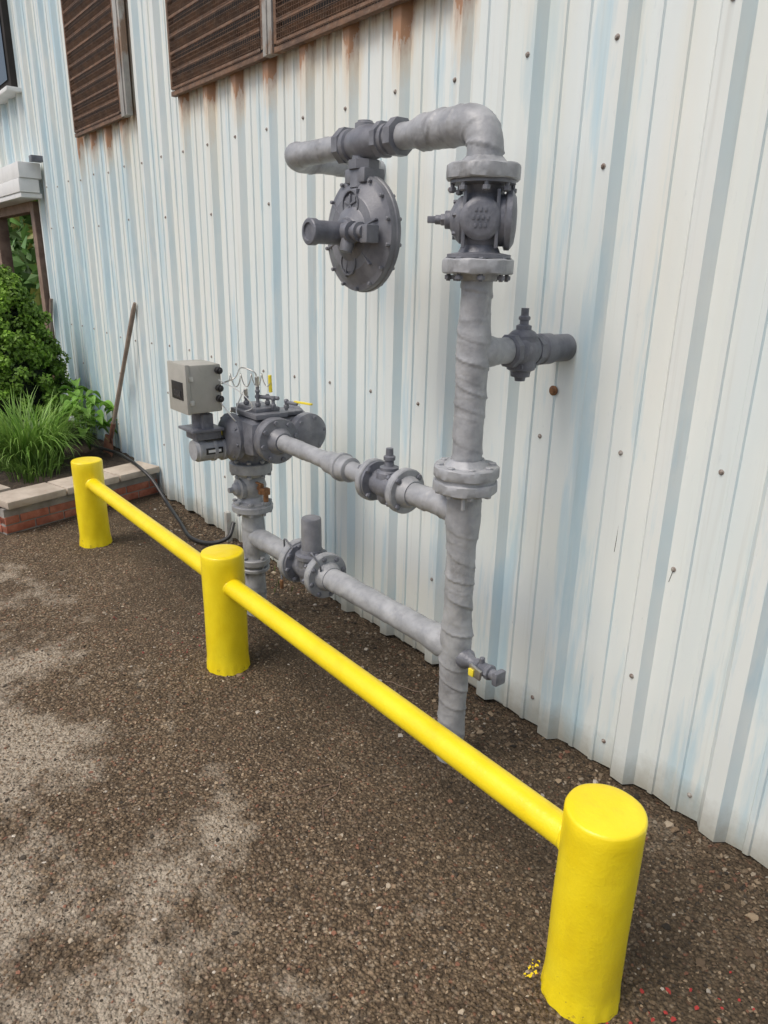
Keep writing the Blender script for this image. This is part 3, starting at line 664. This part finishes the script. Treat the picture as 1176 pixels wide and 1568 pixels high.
# ---------------------------------------------------------------- plants
def leafmesh(name,C,Nrm,S,colr,aspect=1.6,parent=None):
    N=len(C); Nrm=Nrm/np.linalg.norm(Nrm,axis=1)[:,None]
    r=rng.normal(size=(N,3)); u=np.cross(Nrm,r); u/=np.linalg.norm(u,axis=1)[:,None]; w=np.cross(Nrm,u)
    L=S[:,None]*aspect
    V=np.stack([C-u*L*.5,C+w*S[:,None]*.5+Nrm*S[:,None]*.1,C+u*L*.5,C-w*S[:,None]*.5+Nrm*S[:,None]*.1],1)
    F=[(i*4,i*4+1,i*4+2,i*4+3) for i in range(N)]
    me=bpy.data.meshes.new(name); me.from_pydata(V.reshape(-1,3).tolist(),[],F)
    at=me.color_attributes.new(name='Col',type='FLOAT_COLOR',domain='POINT')
    at.data.foreach_set('color',np.c_[np.repeat(colr,4,axis=0),np.ones(N*4)].astype(np.float32).ravel())
    return link(name,me,'leaf',parent,None)
def shrub(name,c,R,zb,zt,nclump,nleaf,base,tip,size=.022,power=1.6):
    e=empty(name,(c[0],c[1],zb))
    Cs=[];Ns=[];Co=[];Sz=[]
    for i in range(nclump):
        h=rng.uniform(0,1)**.85; a=rng.uniform(0,2*PI)
        rad=R*(1-h**power)**.62*(.86+.14*math.sin(a*3+h*6))*(.85 if h<.06 else 1)
        rho=rad*rng.uniform(.76,1.08)
        cc=np.array([c[0]+rho*math.cos(a),c[1]+rho*math.sin(a),zb+(zt-zb)*h])
        out=np.array([math.cos(a),math.sin(a),.35+.5*h]); out/=np.linalg.norm(out)
        cr=rng.uniform(.045,.08); shade=rng.uniform(.6,1.2)
        d=rng.normal(size=(nleaf,3)); d/=np.linalg.norm(d,axis=1)[:,None]; d[:,2]+=.15
        q=rng.uniform(.35,1,nleaf)**.5
        p=cc+d*(cr*q)[:,None]+out*(.02)
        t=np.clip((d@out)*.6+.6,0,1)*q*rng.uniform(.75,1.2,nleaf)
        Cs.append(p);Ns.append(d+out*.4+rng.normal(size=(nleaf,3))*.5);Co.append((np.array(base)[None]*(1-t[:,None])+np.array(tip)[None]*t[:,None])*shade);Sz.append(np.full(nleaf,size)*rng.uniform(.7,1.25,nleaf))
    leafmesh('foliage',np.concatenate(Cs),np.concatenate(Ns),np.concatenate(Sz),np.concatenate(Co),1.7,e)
    G=Geo(); G.rev((c[0],c[1],zb-.05),(0,0,1),[(0,.03),((zt-zb)*.5,.02),((zt-zb)*.9,.006)],8)
    for i in range(22):
        a=rng.uniform(0,2*PI); h=rng.uniform(.05,.7); z=zb+(zt-zb)*h; r=R*.75*(1-h**power)**.6
        G.rev((c[0],c[1],z),(math.cos(a),math.sin(a),.7),[(0,.010),(r,.003)],6)
    G.out('branches','woodbrown',e)
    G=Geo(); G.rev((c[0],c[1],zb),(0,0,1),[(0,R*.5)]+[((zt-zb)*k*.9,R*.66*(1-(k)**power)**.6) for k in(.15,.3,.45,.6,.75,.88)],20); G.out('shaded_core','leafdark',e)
shrub('evergreen_shrub',(-6.98,1.36),.52,.15,1.58,400,85,(.035,.09,.013),(.24,.42,.045))
shrub('evergreen_shrub',(-8.4,.95),.6,.15,1.4,150,60,(.035,.09,.013),(.22,.40,.05))
bt=empty('background_trees',(-25,5,0))
N=16000; P=np.stack([rng.uniform(-36,-16,N),rng.uniform(4.2,7.5,N),rng.uniform(0,5.5,N)],-1)
keep=(np.sin(P[:,0]*1.1)+np.sin(P[:,2]*1.7+P[:,0])+rng.normal(0,.6,N))>-1.2; P=P[keep]; N=len(P)
Cc=np.array((.08,.16,.04))[None]*rng.uniform(.5,2.4,(N,1)); Cc[rng.uniform(size=N)<.12]=(.28,.29,.08)
leafmesh('tree_foliage',P,rng.normal(size=(N,3)),rng.uniform(.15,.34,N),Cc,1.5,bt)
G=Geo()
for i in range(9):
    xx=-35+i*2.2; G.rev((xx,5.8+rng.uniform(-.5,.5),-.05),(rng.uniform(-.05,.05),0,1),[(0,.16),(2.5,.10),(5.2,.03)],10)
G.out('tree_trunks','woodbrown',bt)
def attrobj(name,V,F,Co,sharp=180):
    me=bpy.data.meshes.new(name); me.from_pydata([tuple(v) for v in V],[],F)
    at=me.color_attributes.new(name='Col',type='FLOAT_COLOR',domain='POINT')
    at.data.foreach_set('color',np.c_[np.array(Co),np.ones(len(Co))].astype(np.float32).ravel())
    return link(name,me,'leaf',None,sharp)
def blades(name,c,R,n_,hmin,hmax,wd,colA,colB,lean=1.0,spread=.28):
    V=[];F=[];Co=[]
    for i in range(n_):
        a=rng.uniform(0,2*PI); rr=R*spread*math.sqrt(rng.uniform()); x0=c[0]+rr*math.cos(a);y0=c[1]+rr*math.sin(a)
        a2=a+rng.normal(0,.5); L=rng.uniform(hmin,hmax); k=rng.uniform(.35,1.15)*lean; w=wd*rng.uniform(.7,1.3)
        sx,sy=-math.sin(a2),math.cos(a2); t=rng.uniform(); cc=np.array(colA)*(1-t)+np.array(colB)*t; cc=cc*rng.uniform(.7,1.2)
        el=PI/2-.15*k; p=np.array([x0,y0,c[2]]); S=8
        for j in range(S+1):
            ww=w*math.sin(PI*(.25+.75*j/S))if j<S else .0004
            o=len(V); V.append(p+np.array([sx,sy,.15])*ww);V.append(p-np.array([sx,sy,-.15])*ww)
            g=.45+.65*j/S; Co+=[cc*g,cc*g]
            if j<S: F.append((o,o+1,o+3,o+2))
            p=p+np.array([math.cos(a2)*math.cos(el),math.sin(a2)*math.cos(el),math.sin(el)])*L/S
            el-=k*2.6/S*(.5+j/S)
            if p[2]<c[2]+.01: p[2]=c[2]+.01
    return attrobj(name,V,F,Co)
blades('grass_clump',(-5.98,1.20,.16),.60,760,.36,.68,.0065,(.16,.33,.045),(.34,.54,.12),1.05,.42)
blades('grass_clump',(-5.62,1.15,.16),.30,110,.14,.30,.004,(.14,.28,.04),(.27,.44,.09),1.0,.6)
blades('weeds',(-3.35,1.86,.0),.3,40,.03,.07,.003,(.08,.15,.03),(.16,.24,.06),1.0,.9)
def broad(name,c,R,n_,h0,h1):
    V=[];F=[];Co=[]
    for i in range(n_):
        a=rng.uniform(0,2*PI); h=rng.uniform(h0,h1); rr=R*rng.uniform(.25,1)
        ctr=np.array([c[0]+rr*math.cos(a),c[1]+rr*math.sin(a),c[2]+h]); L=rng.uniform(.12,.18); W=L*.66
        d=np.array([math.cos(a),math.sin(a),-.25]); s=np.array([-math.sin(a),math.cos(a),0.]); cc=np.array((.20,.40,.06))*rng.uniform(.7,1.3)
        S=7
        for j in range(S+1):
            t=j/S; ww=W*.5*math.sin(PI*min(1,.08+t*.92))**.75*(1-.25*t)
            q=ctr+d*L*(t-.4)+np.array([0,0,.05*math.sin(PI*t)])
            o=len(V); V+= [q+s*ww+np.array([0,0,.02]),q-np.array([0,0,.004]),q-s*ww+np.array([0,0,.02])]; Co+=[cc,cc*.8,cc]
            if j<S: F+=[(o,o+1,o+4,o+3),(o+1,o+2,o+5,o+4)]
        o=len(V); b0=np.array([c[0],c[1],c[2]]); e0=ctr-d*L*.4
        V+=[b0+s*.004,b0-s*.004,e0-s*.003,e0+s*.003]; F.append((o,o+1,o+2,o+3)); Co+=[np.array((.08,.15,.03))]*4
    return attrobj(name,V,F,Co)
broad('hosta_plant',(-6.22,1.74,.17),.22,40,.16,.46); broad('hosta_plant',(-6.70,1.80,.17),.16,16,.2,.5)

# ---------------------------------------------------------------- shovel, stick, hose
sh=empty('shovel',(-5.85,1.84,.2))
A=np.array([-5.34,YF-.05,1.42]); B=np.array([-5.86,1.84,.44]); d=(B-A)/np.linalg.norm(B-A)
sweep('handle',np.array([A+(B-A)*t for t in np.linspace(0,1,20)]),lambda s,th:.0165+.001*np.sin(s*9)-(.006 if s<.01 else 0),'wood',sh,14)
G=Geo(); G.rev(B-d*.02,d,[(0,.020),(.12,.019),(.2,.013)],14)
u=np.cross(d,[0,-1,0]); u/=np.linalg.norm(u); nn=np.cross(u,d)
V=[];F=[]
bw=[(.12,.02),(.15,.075),(.17,.10),(.24,.102),(.31,.092),(.36,.065),(.40,.02)]
for t,w in bw:
    for k in(-1,-.5,0,.5,1): V.append(B+d*t+u*w*k+nn*(.018*(k*k)-.012))
for i in range(len(bw)-1):
    for k in range(4): F.append((i*5+k,i*5+k+1,i*5+k+6,i*5+k+5))
o=len(V); V+=[v+nn*.003 for v in V]; F+=[tuple(q+o for q in reversed(f)) for f in F[:]]
G.add(V,F); G.out('blade','shovelmetal',sh,50)
st=empty('leaning_stick',(-7.6,1.8,.3)); sweep('stick',np.array([(-7.60,YF-.045,1.36),(-7.7,1.88,.8),(-7.8,1.78,.2)]),.016,'wood',st,10)
hose=catmull([(-6.1,1.72,.24),(-5.75,1.80,.24),(-5.45,1.80,.245),(-5.22,1.80,.235),(-5.05,1.83,.17),(-4.82,1.84,.05),(-4.45,1.78,.018),(-4.15,1.72,.016),(-3.95,1.76,.03),(-3.85,1.84,.08),(-3.88,1.90,.16)])
sweep('garden_hose',hose,.0125,'rubber',None,14)
tw=Geo()
for (x0,y0) in((-1.75,.95),(-1.55,1.02),(-2.9,1.75),(-3.5,1.6),(-1.9,1.75),(-1.0,1.7)):
    a=rng.uniform(0,PI); p=np.array([x0,y0,float(gz(x0,y0))+.006])
    for j in range(6):
        q=p+np.array([math.cos(a)*.035,math.sin(a)*.035,0]); q[2]=float(gz(q[0],q[1]))+.006; tw.cyl(p,q,.0015,5,.0003); p=q; a+=rng.normal(0,.35)
tw.out('fallen_twigs','woodbrown')

# ---------------------------------------------------------------- camera
f_,th,ya,ro=1091.67,.3247,.6749,.0218
Fv=np.array([-math.cos(th)*math.cos(ya),math.cos(th)*math.sin(ya),-math.sin(th)])
R=np.array([math.sin(ya),math.cos(ya),0.]); U=np.cross(R,Fv)
R2=math.cos(ro)*R+math.sin(ro)*U; U2=-math.sin(ro)*R+math.cos(ro)*U
cd=bpy.data.cameras.new('camera'); cam=bpy.data.objects.new('camera',cd); col.objects.link(cam)
mw=Matrix.Identity(4)
for i in range(3): mw[i][0]=R2[i]; mw[i][1]=U2[i]; mw[i][2]=-Fv[i]
mw[0][3],mw[1][3],mw[2][3]=0,0,1.67
cam.matrix_world=mw; cd.sensor_fit='VERTICAL'; cd.sensor_height=36; cd.lens=f_/1568*36; cd.clip_start=.05; cd.clip_end=500
scene.camera=cam

# ---------------------------------------------------------------- light
w=bpy.data.worlds.new("World"); scene.world=w; w.use_nodes=True
n=w.node_tree.nodes; l=w.node_tree.links; bg=n["Background"]
sky=n.new("ShaderNodeTexSky"); sky.sky_type='NISHITA'; sky.sun_disc=False
el,az=math.radians(56),math.radians(186)
sky.sun_elevation=el; sky.sun_rotation=az; sky.air_density=1.0; sky.dust_density=4.0; sky.ozone_density=.6
l.new(sky.outputs[0],bg.inputs[0]); bg.inputs[1].default_value=.15
sd=bpy.data.lights.new('sun','SUN'); sd.energy=1.5; sd.angle=math.radians(26); sd.color=(1,.96,.9)
so=bpy.data.objects.new('sun',sd); col.objects.link(so)
dirv=Vector((math.sin(az)*math.cos(el),math.cos(az)*math.cos(el),math.sin(el)))
so.rotation_euler=dirv.to_track_quat('Z','Y').to_euler(); so.location=(0,-3,6)
scene.view_settings.view_transform='Standard'; scene.view_settings.look='None'; scene.view_settings.exposure=0
